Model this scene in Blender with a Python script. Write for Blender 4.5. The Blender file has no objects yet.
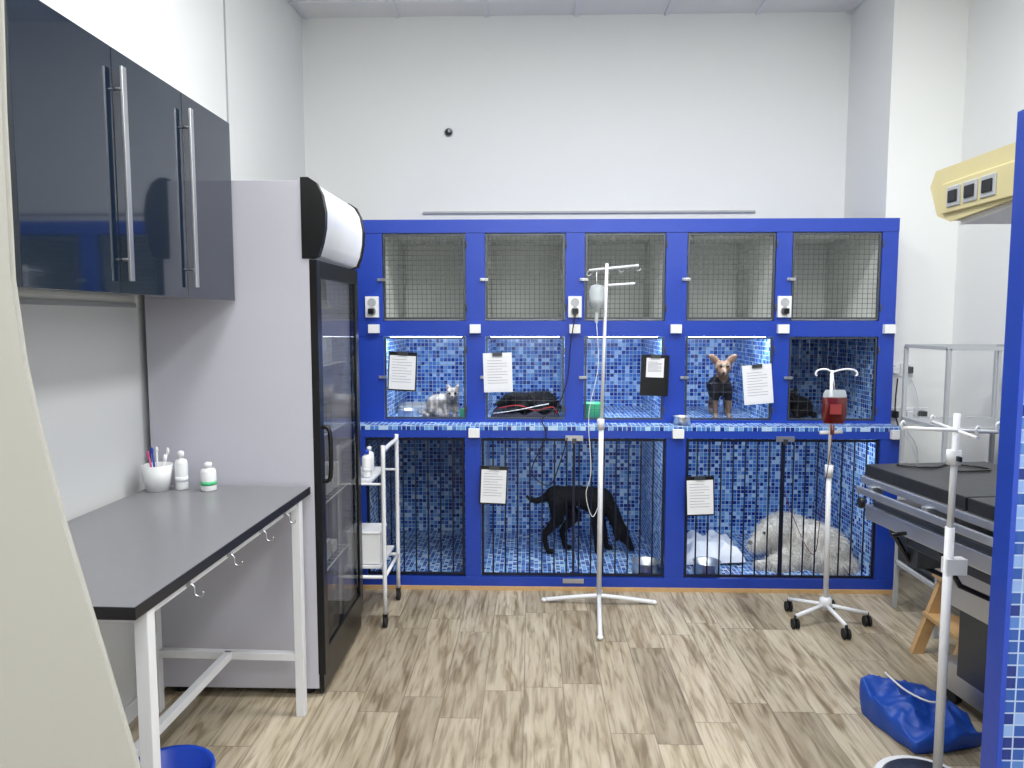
import bpy, bmesh, math, random
from mathutils import Vector, Matrix, noise, Euler
random.seed(7)
scene=bpy.context.scene
col=scene.collection

# ---------------------------------------------------------------- materials
def lin(c):
    return tuple(((v/255)/12.92 if v/255<=0.04045 else ((v/255+0.055)/1.055)**2.4) for v in c)+(1,)
def mat(name,c,rough=0.5,metal=0.0,emit=None,estr=0,trans=0,alpha=1,noise_amt=0.06,nscale=8,bump=0,spec=0.5,coat=0,stretch=None):
    m=bpy.data.materials.new(name);m.use_nodes=True
    nt=m.node_tree;b=nt.nodes['Principled BSDF']
    b.inputs['Roughness'].default_value=rough;b.inputs['Metallic'].default_value=metal
    b.inputs['Specular IOR Level'].default_value=spec
    b.inputs['Coat Weight'].default_value=coat
    b.inputs['Transmission Weight'].default_value=trans
    b.inputs['Alpha'].default_value=alpha
    L=lin(c)
    tc=nt.nodes.new('ShaderNodeTexCoord');no=nt.nodes.new('ShaderNodeTexNoise')
    no.inputs['Scale'].default_value=nscale;no.inputs['Detail'].default_value=3
    if stretch:
        mp=nt.nodes.new('ShaderNodeMapping');mp.inputs['Scale'].default_value=stretch
        nt.links.new(tc.outputs['Object'],mp.inputs['Vector']);nt.links.new(mp.outputs[0],no.inputs['Vector'])
    else: nt.links.new(tc.outputs['Object'],no.inputs['Vector'])
    mx=nt.nodes.new('ShaderNodeMix');mx.data_type='RGBA'
    mx.inputs[6].default_value=tuple(v*(1-noise_amt) for v in L[:3])+(1,)
    mx.inputs[7].default_value=tuple(min(1,v*(1+noise_amt)) for v in L[:3])+(1,)
    nt.links.new(no.outputs['Fac'],mx.inputs[0]);nt.links.new(mx.outputs[2],b.inputs['Base Color'])
    if bump:
        bp=nt.nodes.new('ShaderNodeBump');bp.inputs['Strength'].default_value=bump;bp.inputs['Distance'].default_value=0.01
        nt.links.new(no.outputs['Fac'],bp.inputs['Height']);nt.links.new(bp.outputs['Normal'],b.inputs['Normal'])
    if emit:
        b.inputs['Emission Color'].default_value=lin(emit);b.inputs['Emission Strength'].default_value=estr
    return m

class N:
    def __init__(s,nt): s.nt=nt
    def math(s,op,a,b=None):
        n=s.nt.nodes.new('ShaderNodeMath');n.operation=op
        for i,v in enumerate([a,b]):
            if v is None: continue
            if isinstance(v,(int,float)): n.inputs[i].default_value=v
            else: s.nt.links.new(v,n.inputs[i])
        return n.outputs[0]
    def comb(s,x,y,z=0):
        n=s.nt.nodes.new('ShaderNodeCombineXYZ')
        for i,v in enumerate([x,y,z]):
            if isinstance(v,(int,float)): n.inputs[i].default_value=v
            else: s.nt.links.new(v,n.inputs[i])
        return n.outputs[0]
    def white(s,vec):
        n=s.nt.nodes.new('ShaderNodeTexWhiteNoise');n.noise_dimensions='3D';s.nt.links.new(vec,n.inputs['Vector']);return n.outputs['Value']
    def ramp(s,fac,stops,interp='LINEAR'):
        n=s.nt.nodes.new('ShaderNodeValToRGB');n.color_ramp.interpolation=interp
        e=n.color_ramp.elements
        while len(e)<len(stops): e.new(0.5)
        for i,(p,c) in enumerate(stops): e[i].position=p;e[i].color=lin(c)
        s.nt.links.new(fac,n.inputs[0]);return n.outputs[0]
    def mix(s,fac,a,b,mode='MIX'):
        n=s.nt.nodes.new('ShaderNodeMix');n.data_type='RGBA';n.blend_type=mode
        for i,v in ((0,fac),(6,a),(7,b)):
            if isinstance(v,(int,float,tuple)): n.inputs[i].default_value=v
            else: s.nt.links.new(v,n.inputs[i])
        return n.outputs[2]

def mosaic_mat(name,size=0.026,stops=None,grout=(185,205,225)):
    m=bpy.data.materials.new(name);m.use_nodes=True;nt=m.node_tree;b=nt.nodes['Principled BSDF'];n=N(nt)
    tc=nt.nodes.new('ShaderNodeTexCoord');sp=nt.nodes.new('ShaderNodeSeparateXYZ');nt.links.new(tc.outputs['UV'],sp.inputs[0])
    u=n.math('MULTIPLY',sp.outputs[0],1/size);v=n.math('MULTIPLY',sp.outputs[1],1/size)
    fu=n.math('FLOOR',u);fv=n.math('FLOOR',v)
    w=n.white(n.comb(fu,fv,3.3))
    cc=n.ramp(w,stops or [(0,(20,52,135)),(0.2,(40,88,172)),(0.42,(72,125,198)),(0.66,(112,160,215)),(0.86,(172,202,232))],'CONSTANT')
    gu=n.math('GREATER_THAN',n.math('ABSOLUTE',n.math('SUBTRACT',n.math('FRACT',u),0.5)),0.44)
    gv=n.math('GREATER_THAN',n.math('ABSOLUTE',n.math('SUBTRACT',n.math('FRACT',v),0.5)),0.44)
    g=n.math('MAXIMUM',gu,gv)
    nt.links.new(n.mix(g,cc,lin(grout)),b.inputs['Base Color'])
    nt.links.new(n.math('ADD',n.math('MULTIPLY',g,0.5),0.18),b.inputs['Roughness'])
    bp=nt.nodes.new('ShaderNodeBump');bp.inputs['Strength'].default_value=0.3;bp.inputs['Distance'].default_value=0.002
    nt.links.new(n.math('SUBTRACT',1.0,g),bp.inputs['Height']);nt.links.new(bp.outputs[0],b.inputs['Normal'])
    return m

def floor_mat():
    m=bpy.data.materials.new('vinyl_plank');m.use_nodes=True;nt=m.node_tree;b=nt.nodes['Principled BSDF'];n=N(nt)
    tc=nt.nodes.new('ShaderNodeTexCoord');sp=nt.nodes.new('ShaderNodeSeparateXYZ');nt.links.new(tc.outputs['UV'],sp.inputs[0])
    W=0.165;Ln=0.80
    u=n.math('MULTIPLY',sp.outputs[0],1/W);row=n.math('FLOOR',u)
    off=n.white(n.comb(row,7.1,1.7))
    v=n.math('ADD',n.math('MULTIPLY',sp.outputs[1],1/Ln),n.math('MULTIPLY',off,5.0));cl=n.math('FLOOR',v)
    tone=n.white(n.comb(row,cl,2.2))
    base=n.ramp(tone,[(0,(163,153,133)),(0.3,(176,166,145)),(0.65,(188,178,157)),(1,(200,190,169))])
    def nz(vec,detail,scale=1,dist=0):
        t=nt.nodes.new('ShaderNodeTexNoise');t.inputs['Scale'].default_value=scale;t.inputs['Detail'].default_value=detail;t.inputs['Distortion'].default_value=dist
        nt.links.new(vec,t.inputs['Vector']);return t.outputs['Fac']
    shift=n.math('MULTIPLY',tone,40)
    g1=nz(n.comb(n.math('ADD',n.math('MULTIPLY',sp.outputs[0],60),shift),n.math('MULTIPLY',sp.outputs[1],4.0),shift),8,1,0.6)
    g2=nz(n.comb(n.math('ADD',n.math('MULTIPLY',sp.outputs[0],14),shift),n.math('MULTIPLY',sp.outputs[1],2.6),shift),5,1,1.1)
    r1=n.ramp(g1,[(0.35,(186,180,170)),(0.5,(240,238,236)),(0.65,(255,255,255))])
    r2=n.ramp(g2,[(0.34,(190,180,164)),(0.46,(238,234,229)),(0.66,(255,255,255))])
    c=n.mix(0.85,base,r1,'MULTIPLY');c=n.mix(0.9,c,r2,'MULTIPLY')
    gu=n.math('GREATER_THAN',n.math('ABSOLUTE',n.math('SUBTRACT',n.math('FRACT',u),0.5)),0.486)
    gv=n.math('GREATER_THAN',n.math('ABSOLUTE',n.math('SUBTRACT',n.math('FRACT',v),0.5)),0.497)
    g=n.math('MAXIMUM',gu,gv)
    c=n.mix(n.math('MULTIPLY',g,0.5),c,lin((92,82,68)))
    nt.links.new(c,b.inputs['Base Color']);b.inputs['Roughness'].default_value=0.4
    return m

def vcol_mat(name,rough=0.8,bump=0.4,scale=120):
    m=bpy.data.materials.new(name);m.use_nodes=True;nt=m.node_tree;b=nt.nodes['Principled BSDF'];n=N(nt)
    at=nt.nodes.new('ShaderNodeAttribute');at.attribute_name='Col'
    tc=nt.nodes.new('ShaderNodeTexCoord');no=nt.nodes.new('ShaderNodeTexNoise');no.inputs['Scale'].default_value=scale;no.inputs['Detail'].default_value=3
    nt.links.new(tc.outputs['Object'],no.inputs['Vector'])
    r=n.ramp(no.outputs['Fac'],[(0.3,(205,205,205)),(0.7,(255,255,255))])
    nt.links.new(n.mix(1.0,at.outputs['Color'],r,'MULTIPLY'),b.inputs['Base Color'])
    b.inputs['Roughness'].default_value=rough;b.inputs['Specular IOR Level'].default_value=0.3
    bp=nt.nodes.new('ShaderNodeBump');bp.inputs['Strength'].default_value=bump;bp.inputs['Distance'].default_value=0.004
    nt.links.new(no.outputs['Fac'],bp.inputs['Height']);nt.links.new(bp.outputs[0],b.inputs['Normal'])
    return m

M={}
M['wall']=mat('painted_wall',(230,232,230),0.75,noise_amt=0.015,nscale=3,bump=0.03)
M['wall2']=mat('painted_wall_lower',(218,220,222),0.55,noise_amt=0.015,nscale=3)
M['ceil']=mat('ceiling_tile',(232,232,229),0.9,noise_amt=0.03,nscale=60)
M['floor']=floor_mat()
M['blue']=mat('blue_paint',(23,60,164),0.4,noise_amt=0.08,nscale=12,coat=0.1)
M['mosaic']=mosaic_mat('blue_mosaic')
M['mosaic_dk']=mosaic_mat('blue_mosaic_large',0.028,[(0,(18,42,115)),(0.25,(35,75,150)),(0.5,(70,110,175)),(0.75,(120,150,200))],(150,170,200))
M['cellgrey']=mat('cell_lining',(226,229,226),0.6)
M['wire']=mat('galvanised_wire',(84,88,92),0.4,0.6)
M['bar']=mat('dark_bar',(20,26,50),0.4,0.3)
M['white']=mat('white_plastic',(228,230,232),0.4)
M['whitepaint']=mat('white_enamel',(220,222,226),0.35)
M['black']=mat('black_plastic',(14,14,17),0.3)
M['blackmatte']=mat('black_rubber',(18,18,20),0.7)
M['navy']=mat('navy_gloss',(19,31,47),0.07,coat=0.4,noise_amt=0.02)
M['alu']=mat('brushed_aluminium',(190,192,196),0.3,0.9)
M['steel']=mat('stainless_steel',(200,203,207),0.32,0.85)
M['darksteel']=mat('dark_steel',(84,88,94),0.35,0.7)
M['lilac']=mat('fridge_side',(190,190,201),0.35,noise_amt=0.02)
M['desk']=mat('brushed_metal_top',(128,128,132),0.3,0.1,noise_amt=0.10,nscale=30,stretch=(12,0.6,1))
M['deskedge']=mat('black_edge',(30,30,33),0.35)
M['paper']=mat('paper',(225,227,232),0.8,noise_amt=0.02)
M['ink']=mat('printed_text',(120,122,130),0.9)
M['yellow']=mat('aged_cream_plastic',(202,192,146),0.45)
M['wood']=mat('light_wood',(196,160,112),0.5,noise_amt=0.15,nscale=30)
M['bluebag']=mat('blue_nylon',(18,70,165),0.5,bump=0.15,nscale=30)
M['blueplastic']=mat('blue_plastic',(15,60,170),0.35)
M['leather']=mat('black_vinyl',(38,39,42),0.4,bump=0.1,nscale=40)
M['cloth']=mat('white_blanket',(218,224,236),0.9,bump=0.3,nscale=40)
M['clothdk']=mat('dark_blanket',(34,34,50),0.9,bump=0.3,nscale=40)
M['green']=mat('green_plastic',(80,190,130),0.4)
M['red']=mat('red_label',(140,50,50),0.5)
M['leashred']=mat('leash_red',(170,40,45),0.6)
M['blood']=mat('blood_bag',(88,16,16),0.15,coat=0.5)
M['clear']=mat('clear_plastic',(225,235,240),0.1,alpha=0.35)
M['glass']=mat('acrylic',(215,228,230),0.05,alpha=0.05)
M['darkglass']=mat('fridge_glass',(18,24,32),0.03,alpha=0.3,coat=0.6)
M['signwhite']=mat('lightbox',(226,229,234),0.25,emit=(240,243,250),estr=0.05)
M['led']=mat('led_strip',(255,255,255),0.5,emit=(225,238,255),estr=14)
M['lamp']=mat('light_panel',(255,255,255),0.5,emit=(245,250,255),estr=3)
M['curtain']=mat('grey_screen_panel',(157,156,150),0.35,noise_amt=0.06,nscale=1.6)
M['trim']=mat('grey_trim',(168,172,176),0.5)
M['fur']=vcol_mat('animal_fur')
M['eye']=mat('dark_eye',(8,8,10),0.08)
M['nose']=mat('animal_nose',(14,12,12),0.35)
M['pink']=mat('pink_plastic',(200,80,140),0.4)

# ---------------------------------------------------------------- mesh builder
class B:
    def __init__(s,name): s.name=name;s.bm=bmesh.new();s.mats=[]
    def mi(s,m):
        m=M[m]
        if m not in s.mats: s.mats.append(m)
        return s.mats.index(m)
    def face(s,vs,mi,smooth=False):
        try:
            f=s.bm.faces.new(vs);f.material_index=mi;f.smooth=smooth;return f
        except ValueError: return None
    def box(s,lo,hi,m,T=None):
        mi=s.mi(m);x0,y0,z0=lo;x1,y1,z1=hi
        P=[(x0,y0,z0),(x1,y0,z0),(x1,y1,z0),(x0,y1,z0),(x0,y0,z1),(x1,y0,z1),(x1,y1,z1),(x0,y1,z1)]
        vs=[s.bm.verts.new(T@Vector(p) if T else p) for p in P]
        for q in ((0,3,2,1),(4,5,6,7),(0,1,5,4),(1,2,6,5),(2,3,7,6),(3,0,4,7)): s.face([vs[i] for i in q],mi)
    def prism(s,pts,axis,a,b,m,smooth=False):
        mi=s.mi(m)
        def mk(p,t):
            v=[0,0,0];o=[i for i in range(3) if i!=axis];v[o[0]]=p[0];v[o[1]]=p[1];v[axis]=t;return s.bm.verts.new(v)
        A=[mk(p,a) for p in pts];Bv=[mk(p,b) for p in pts];n=len(pts)
        s.face(A,mi);s.face(Bv[::-1],mi)
        for i in range(n): s.face([A[i],A[(i+1)%n],Bv[(i+1)%n],Bv[i]],mi,smooth)
    def tube(s,pts,r,m,seg=10,closed=False):
        mi=s.mi(m);pts=[Vector(p) for p in pts];n=len(pts);rs=r if isinstance(r,(list,tuple)) else [r]*n
        rings=[];prev=None
        for i,p in enumerate(pts):
            if closed: t=(pts[(i+1)%n]-pts[i-1])
            else: t=(pts[min(i+1,n-1)]-pts[max(i-1,0)])
            t=t.normalized() if t.length>0 else Vector((0,0,1))
            if prev is None:
                a=Vector((0,0,1)) if abs(t.z)<0.9 else Vector((1,0,0));u=t.cross(a).normalized()
            else:
                u=(prev-t*prev.dot(t));u=u.normalized() if u.length>1e-6 else t.orthogonal().normalized()
            prev=u;v=t.cross(u)
            rings.append([s.bm.verts.new(p+(u*math.cos(k*2*math.pi/seg)+v*math.sin(k*2*math.pi/seg))*rs[i]) for k in range(seg)])
        for i in range(n if closed else n-1):
            A=rings[i];C=rings[(i+1)%n]
            for k in range(seg): s.face([A[k],A[(k+1)%seg],C[(k+1)%seg],C[k]],mi,True)
        if not closed:
            s.face(rings[0][::-1],mi);s.face(rings[-1],mi)
    def lathe(s,prof,c,m,seg=24,T=None):
        mi=s.mi(m);rings=[]
        for r,z in prof:
            R=[]
            for k in range(seg):
                a=2*math.pi*k/seg;p=Vector((r*math.cos(a),r*math.sin(a),z))
                if T: p=T@p
                R.append(s.bm.verts.new(p+Vector(c)))
            rings.append(R)
        for i in range(len(rings)-1):
            for k in range(seg): s.face([rings[i][k],rings[i][(k+1)%seg],rings[i+1][(k+1)%seg],rings[i+1][k]],mi,True)
        if prof[0][0]>1e-5: s.face(rings[0][::-1],mi)
        if prof[-1][0]>1e-5: s.face(rings[-1],mi)
    def ell(s,c,r,m,rot=(0,0,0),seg=16):
        T=Matrix.Translation(c)@Euler(rot).to_matrix().to_4x4()@Matrix.Diagonal((*r,1));mi=s.mi(m)
        res=bmesh.ops.create_uvsphere(s.bm,u_segments=seg,v_segments=seg//2+2,radius=1,matrix=T)
        for v in res['verts']:
            for f in v.link_faces: f.material_index=mi;f.smooth=True
    def grid(s,fn,nu,nv,m,smooth=True):
        mi=s.mi(m);G=[[s.bm.verts.new(fn(i/nu,j/nv)) for j in range(nv+1)] for i in range(nu+1)]
        for i in range(nu):
            for j in range(nv): s.face([G[i][j],G[i+1][j],G[i+1][j+1],G[i][j+1]],mi,smooth)
    def build(s,bevel=0,parent=None,pivot=None,rotz=0):
        bm=s.bm;uv=bm.loops.layers.uv.new('UVMap');bm.normal_update()
        for f in bm.faces:
            n=f.normal;ax=max(range(3),key=lambda i:abs(n[i]));o=[i for i in range(3) if i!=ax]
            for l in f.loops: l[uv].uv=(l.vert.co[o[0]]+3,l.vert.co[o[1]]+3)
        if pivot:
            P=Vector((pivot[0],pivot[1],0));Mx=Matrix.Translation(P)@Matrix.Rotation(rotz,4,'Z')@Matrix.Translation(-P)
            bm.transform(Mx)
        me=bpy.data.meshes.new(s.name);bm.to_mesh(me);bm.free()
        for m in s.mats: me.materials.append(m)
        ob=bpy.data.objects.new(s.name,me);col.objects.link(ob)
        if bevel:
            md=ob.modifiers.new('bevel','BEVEL');md.width=bevel;md.segments=2;md.limit_method='ANGLE';md.angle_limit=math.radians(50)
        if parent: ob.parent=parent
        return ob
def empty(name,loc=(0,0,0)):
    e=bpy.data.objects.new(name,None);e.location=loc;e.empty_display_size=0.1;col.objects.link(e);return e
def smoothpts(pts,n=8):
    P=[Vector(p) for p in pts];out=[]
    for i in range(len(P)-1):
        p0=P[max(i-1,0)];p1=P[i];p2=P[i+1];p3=P[min(i+2,len(P)-1)]
        for k in range(n):
            t=k/n;out.append(0.5*((2*p1)+(-p0+p2)*t+(2*p0-5*p1+4*p2-p3)*t*t+(-p0+3*p1-3*p2+p3)*t**3))
    out.append(P[-1]);return out

# ---------------------------------------------------------------- room
XL,XR,XA=-1.56,2.54,2.11
YB,YJ,YF=5.15,4.55,-1.9
H=3.57
b=B('floor');b.box((XL-0.1,YF-0.1,-0.08),(XR+0.1,YB+0.1,0),'floor');b.build()
b=B('ceiling');b.box((XL-0.1,YF-0.1,H+0.012),(XR+0.1,YB+0.1,H+0.1),'ceil')
for k in range(8):
    xx=XL+0.05+k*0.6
    if xx<XR: b.box((xx-0.012,YF,H),(xx+0.012,YB,H+0.014),'white')
for k in range(13):
    yy=YB-0.25-k*0.6
    if yy>YF: b.box((XL,yy-0.012,H+0.001),(XR,yy+0.012,H+0.014),'white')
b.build()
b=B('wall_back');b.box((XL-0.1,YB,0),(XA+0.1,YB+0.1,H+0.012),'wall');b.build()
b=B('wall_left');b.box((XL-0.1,YF,0),(XL,YB,1.6),'wall2');b.box((XL-0.1,YF,1.6),(XL,YB,H+0.012),'wall');b.build()
b=B('wall_right');b.box((XR,YF,0),(XR+0.1,YJ,H+0.012),'wall')
b.build()
b=B('wall_alcove');b.box((XA,YJ,0),(XR+0.1,YB+0.1,H+0.012),'wall');b.build()
b=B('wall_front');b.box((XL-0.1,YF-0.1,0),(XR+0.1,YF,H+0.012),'wall');b.build()
b=B('trim_1');b.box((XL,YF,1.598),(XL+0.008,2.88,1.615),'trim');b.build()
b=B('trim_2');b.box((XL,3.84,2.12),(XL+0.004,3.855,H),'trim');b.build()
b=B('baseboard_left');b.box((XL,YF,0),(XL+0.015,YB,0.07),'whitepaint');b.build(0.003)
b=B('baseboard_right');b.box((XR-0.015,YF,0),(XR,YJ,0.07),'whitepaint');b.build(0.003)
b=B('baseboard_alcove');b.box((XA,YJ-0.015,0),(XR-0.015,YJ,0.07),'whitepaint');b.build(0.003)
b=B('cable_channel');b.box((-0.75,YB-0.02,2.275),(1.51,YB,2.29),'trim');b.build(0.002)
T=Matrix.Rotation(math.pi/2,4,'X')
b=B('cable_outlet');b.lathe([(0.030,0),(0.031,0.004),(0.022,0.007)],(-0.57,YB,2.82),'trim',20,T);b.lathe([(0.024,0.006),(0.022,0.010)],(-0.57,YB,2.82),'blackmatte',20,T)
b.box((-0.572,YB-0.03,2.818),(-0.556,YB-0.008,2.834),'trim');b.build()
for (lx,ly,en) in ((-0.3,0.5,34),(1.3,0.5,34),(-0.1,2.7,42),(1.3,2.7,42),(0.0,-1.0,40),(1.2,-1.0,40)):  # last pair, unseen behind the camera, is added to brighten surfaces facing it
    b=B('ceiling_light_panel');b.box((lx-0.3,ly-0.3,H-0.02),(lx+0.3,ly+0.3,H),'white');b.box((lx-0.28,ly-0.28,H-0.024),(lx+0.28,ly+0.28,H-0.019),'lamp');b.build()
    la=bpy.data.lights.new('panel_light','AREA');la.shape='SQUARE';la.size=0.6;la.energy=en;la.color=(1.0,0.998,0.993)
    lo=bpy.data.objects.new('panel_light',la);lo.location=(lx,ly,H-0.03);col.objects.link(lo)

# ---------------------------------------------------------------- cage bank
YU,YL2,YBK=4.27,4.15,5.12
b=B('kennel_cage_bank')
X0,X1=-1.03,2.06
posts=[(-1.03,-0.86),(-0.38,-0.27),(0.19,0.30),(0.76,0.88),(1.38,1.47),(1.97,2.06)]
cells=[(-0.86,-0.38),(-0.27,0.19),(0.30,0.76),(0.88,1.38),(1.47,1.97)]
for a,c in posts: b.box((a,YU,0.955),(c,YU+0.04,2.12),'blue')
b.box((X0,YU-0.004,2.045),(X1,YU+0.05,2.12),'blue')
b.box((X0,YU-0.003,1.455),(X1,YU+0.05,1.545),'blue')
b.box((X0,YU-0.001,0.955),(X1,YU+0.03,0.972),'blue')
b.box((X0,YU+0.04,0.955),(X0+0.03,YBK,2.12),'blue');b.box((X1-0.03,YU+0.04,0.955),(X1,YBK,2.12),'blue')
b.box((X0,YL2,0.0),(X0+0.03,YBK,0.955),'blue');b.box((X1-0.03,YL2+0.03,0.0),(X1,YBK,0.955),'blue')
b.box((X0,YU+0.05,2.07),(X1,YBK,2.12),'blue');b.box((X0,YBK-0.02,0),(X1,YBK,2.12),'blue')
lposts=[(-1.03,-0.95),(-0.38,-0.29),(0.76,0.87),(1.95,2.06)]
lcells=[(-0.95,-0.38),(-0.29,0.76),(0.87,1.95)]
for a,c in lposts: b.box((a,YL2,0),(c,YL2+0.04,0.955),'blue')
b.box((X0,YL2-0.003,0.885),(X1,YL2+0.05,0.928),'blue')
b.box((X0,YL2-0.005,0.928),(X1,YU+0.01,0.957),'mosaic')
b.box((X0,YL2-0.003,0.015),(X1,YL2+0.05,0.075),'blue')
b.box((X0,YL2-0.012,0.0),(X1,YL2-0.001,0.022),'wood')
def liner(x0,x1,y0,z0,z1,m,mf=None):
    t=0.012
    b.box((x0-t,y0,z0-t),(x0,YBK-0.03,z1+t),m);b.box((x1,y0,z0-t),(x1+t,YBK-0.03,z1+t),m)
    b.box((x0-t,YBK-0.04,z0-t),(x1+t,YBK-0.02,z1+t),m)
    b.box((x0-t,y0,z0-t),(x1+t,YBK-0.03,z0),mf or m);b.box((x0-t,y0,z1),(x1+t,YBK-0.03,z1+t),'cellgrey')
for a,c in cells:
    liner(a,c,YU+0.03,1.56,2.06,'cellgrey')
    liner(a,c,YU+0.03,0.962,1.46,'mosaic')
for a,c in lcells: liner(a,c,YL2+0.04,0.075,0.90,'mosaic')
for i,(a,c) in enumerate(cells[:4]):
    b.box((a+0.03,YU+0.05,1.444),(c-0.03,YU+0.065,1.458),'led')
b.box((0.90,YL2+0.06,0.885),(1.9,YL2+0.075,0.897),'white')
def cap(x,z,y,w=0.062,h=0.05): b.box((x-w/2,y-0.03,z-h/2),(x+w/2,y,z+h/2),'white')
for x in (-0.91,-0.325,0.245,0.82,1.425,2.02): cap(x,1.50,YU-0.003)
for x in (-0.325,0.82,2.03): cap(x,0.915,YL2-0.003)
for x in (-0.92,0.245,1.43):
    b.box((x-0.038,YU-0.02,1.565),(x+0.038,YU,1.685),'white')
    for dz in (1.60,1.65): b.lathe([(0.024,0),(0.024,0.004),(0.018,0.001)],(x,YU-0.02,dz),'trim',16,T)
    b.box((x-0.016,YU-0.055,1.585),(x+0.016,YU-0.018,1.615),'black')
def frame(x0,x1,z0,z1,y,w,m,d=0.012):
    b.box((x0,y,z0),(x0+w,y+d,z1),m);b.box((x1-w,y,z0),(x1,y+d,z1),m);b.box((x0+w,y,z0),(x1-w,y+d,z0+w),m);b.box((x0+w,y,z1-w),(x1-w,y+d,z1),m)
def mesh(x0,x1,z0,z1,y,sp,r,m='wire'):
    n=int((x1-x0)/sp)
    for i in range(1,n): 
        x=x0+(x1-x0)*i/n;b.tube([(x,y,z0),(x,y,z1)],r,m,5)
    n=int((z1-z0)/sp)
    for i in range(1,n):
        z=z0+(z1-z0)*i/n;b.tube([(x0,y+0.002,z),(x1,y+0.002,z)],r,m,5)
for a,c in cells:
    frame(a+0.004,c-0.004,1.553,2.04,YU+0.004,0.012,'darksteel');mesh(a+0.01,c-0.01,1.56,2.03,YU+0.01,0.027,0.0015)
    frame(a+0.004,c-0.004,0.975,1.452,YU+0.004,0.010,'darksteel');mesh(a+0.01,c-0.01,0.98,1.447,YU+0.01,0.05,0.0012)
    for z in (1.78,1.22):
        b.box((a-0.028,YU-0.014,z-0.008),(a+0.02,YU-0.004,z+0.008),'alu');b.tube([(a-0.02,YU-0.014,z),(a-0.02,YU-0.032,z-0.004)],0.004,'alu',6)
    for z in (1.62,1.98,1.03,1.38): b.tube([(c+0.003,YU-0.004,z-0.02),(c+0.003,YU-0.004,z+0.02)],0.005,'darksteel',8)
for a,c in lcells:
    frame(a+0.004,c-0.004,0.082,0.88,YL2+0.008,0.014,'bar')
    n=int(round((c-a)/0.068))
    for i in range(1,n):
        x=a+(c-a)*i/n;b.tube([(x,YL2+0.014,0.09),(x,YL2+0.014,0.87)],0.0045,'bar',8)
for xc in (0.24,1.42):
    b.box((xc-0.007,YL2+0.004,0.09),(xc+0.007,YL2+0.02,0.87),'bar')
    b.box((xc-0.05,YL2-0.012,0.87),(xc+0.05,YL2-0.002,0.90),'alu');b.box((xc-0.012,YL2-0.02,0.855),(xc+0.012,YL2-0.01,0.885),'darksteel')
b.box((0.18,YL2-0.012,0.045),(0.30,YL2-0.002,0.07),'alu')
b.build(0.002)
for i,(a,c) in enumerate(cells[:4]):
    la=bpy.data.lights.new('led_light','AREA');la.shape='RECTANGLE';la.size=c-a-0.06;la.size_y=0.02;la.energy=3.0;la.color=(0.86,0.94,1.0)
    lo=bpy.data.objects.new('led_light',la);lo.location=((a+c)/2,YU+0.08,1.44);lo.rotation_euler=(math.radians(30),0,0);col.objects.link(lo)
for (a,c,e) in ((-0.29,0.76,2.4),(0.87,1.96,3.6)):
    la=bpy.data.lights.new('lower_led_light','AREA');la.shape='RECTANGLE';la.size=c-a-0.1;la.size_y=0.02;la.energy=e;la.color=(0.86,0.94,1.0)
    lo=bpy.data.objects.new('lower_led_light',la);lo.location=((a+c)/2,YL2+0.09,0.88);lo.rotation_euler=(math.radians(30),0,0);col.objects.link(lo)

def clipboard(x,z,y,w=0.165,h=0.225,tilt=0,board='white',pw=None,ph=None,pz=0):
    b=B('clipboard');Tm=Matrix.Translation((x,y,z))@Matrix.Rotation(tilt,4,'Y')
    b.box((-w/2,-0.004,-h/2),(w/2,0,h/2),board,Tm)
    pw=pw or w-0.014;ph=ph or h-0.03
    b.box((-pw/2,-0.006,pz-ph/2-0.006),(pw/2,-0.0042,pz+ph/2-0.006),'paper',Tm)
    b.box((-0.028,-0.014,h/2-0.018),(0.028,-0.004,h/2+0.003),'darksteel',Tm)
    n=9
    for i in range(n):
        zz=pz+ph/2-0.03-i*(ph-0.05)/n;ww=pw*(0.38 if i%3 else 0.28)
        b.box((-pw*0.4,-0.0066,zz),(-pw*0.4+ww*2,-0.0061,zz+0.002),'ink',Tm)
    return b.build()
clipboard(-0.745,1.255,YU-0.037,tilt=0.05,board='black')
clipboard(-0.195,1.25,YU-0.037,tilt=-0.03)
clipboard(0.70,1.235,YU-0.037,0.16,0.235,0.03,'black',0.10,0.11,0.05)
clipboard(1.285,1.185,YU-0.037,0.165,0.225,-0.09)
clipboard(-0.215,0.62,YL2-0.037,0.155,0.22,0.04,'black')
clipboard(0.945,0.565,YL2-0.037,0.16,0.225,-0.04,'black')

def bowl(x,y,z,r=0.07,h=0.045,m='steel',name='pet_bowl'):
    b=B(name);b.lathe([(r*0.95,0),(r*0.86,h*0.8),(r*0.95,h),(r*0.98,h+0.003),(r*0.92,h),(r*0.62,0.006),(0.0001,0.005)],(x,y,z),m,28);return b.build()
bowl(-0.74,4.40,0.963,0.07,0.05);bowl(-0.40,4.38,0.963,0.035,0.055,'green','green_feeding_cup')
bowl(0.37,4.42,0.963,0.07,0.09,'green','green_tub')
bowl(0.855,4.205,0.958,0.052,0.045)
bowl(0.67,4.27,0.076,0.085,0.06);bowl(1.03,4.27,0.076,0.085,0.06)
b=B('litter_tray');b.box((-0.84,4.62,0.963),(-0.60,4.86,0.97),'trim')
for q in (((-0.84,4.62,0.963),(-0.83,4.86,1.01)),((-0.61,4.62,0.963),(-0.60,4.86,1.01)),((-0.84,4.62,0.963),(-0.60,4.63,1.01)),((-0.84,4.85,0.963),(-0.60,4.86,1.01))): b.box(*q,'trim')
b.build(0.003)

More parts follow.
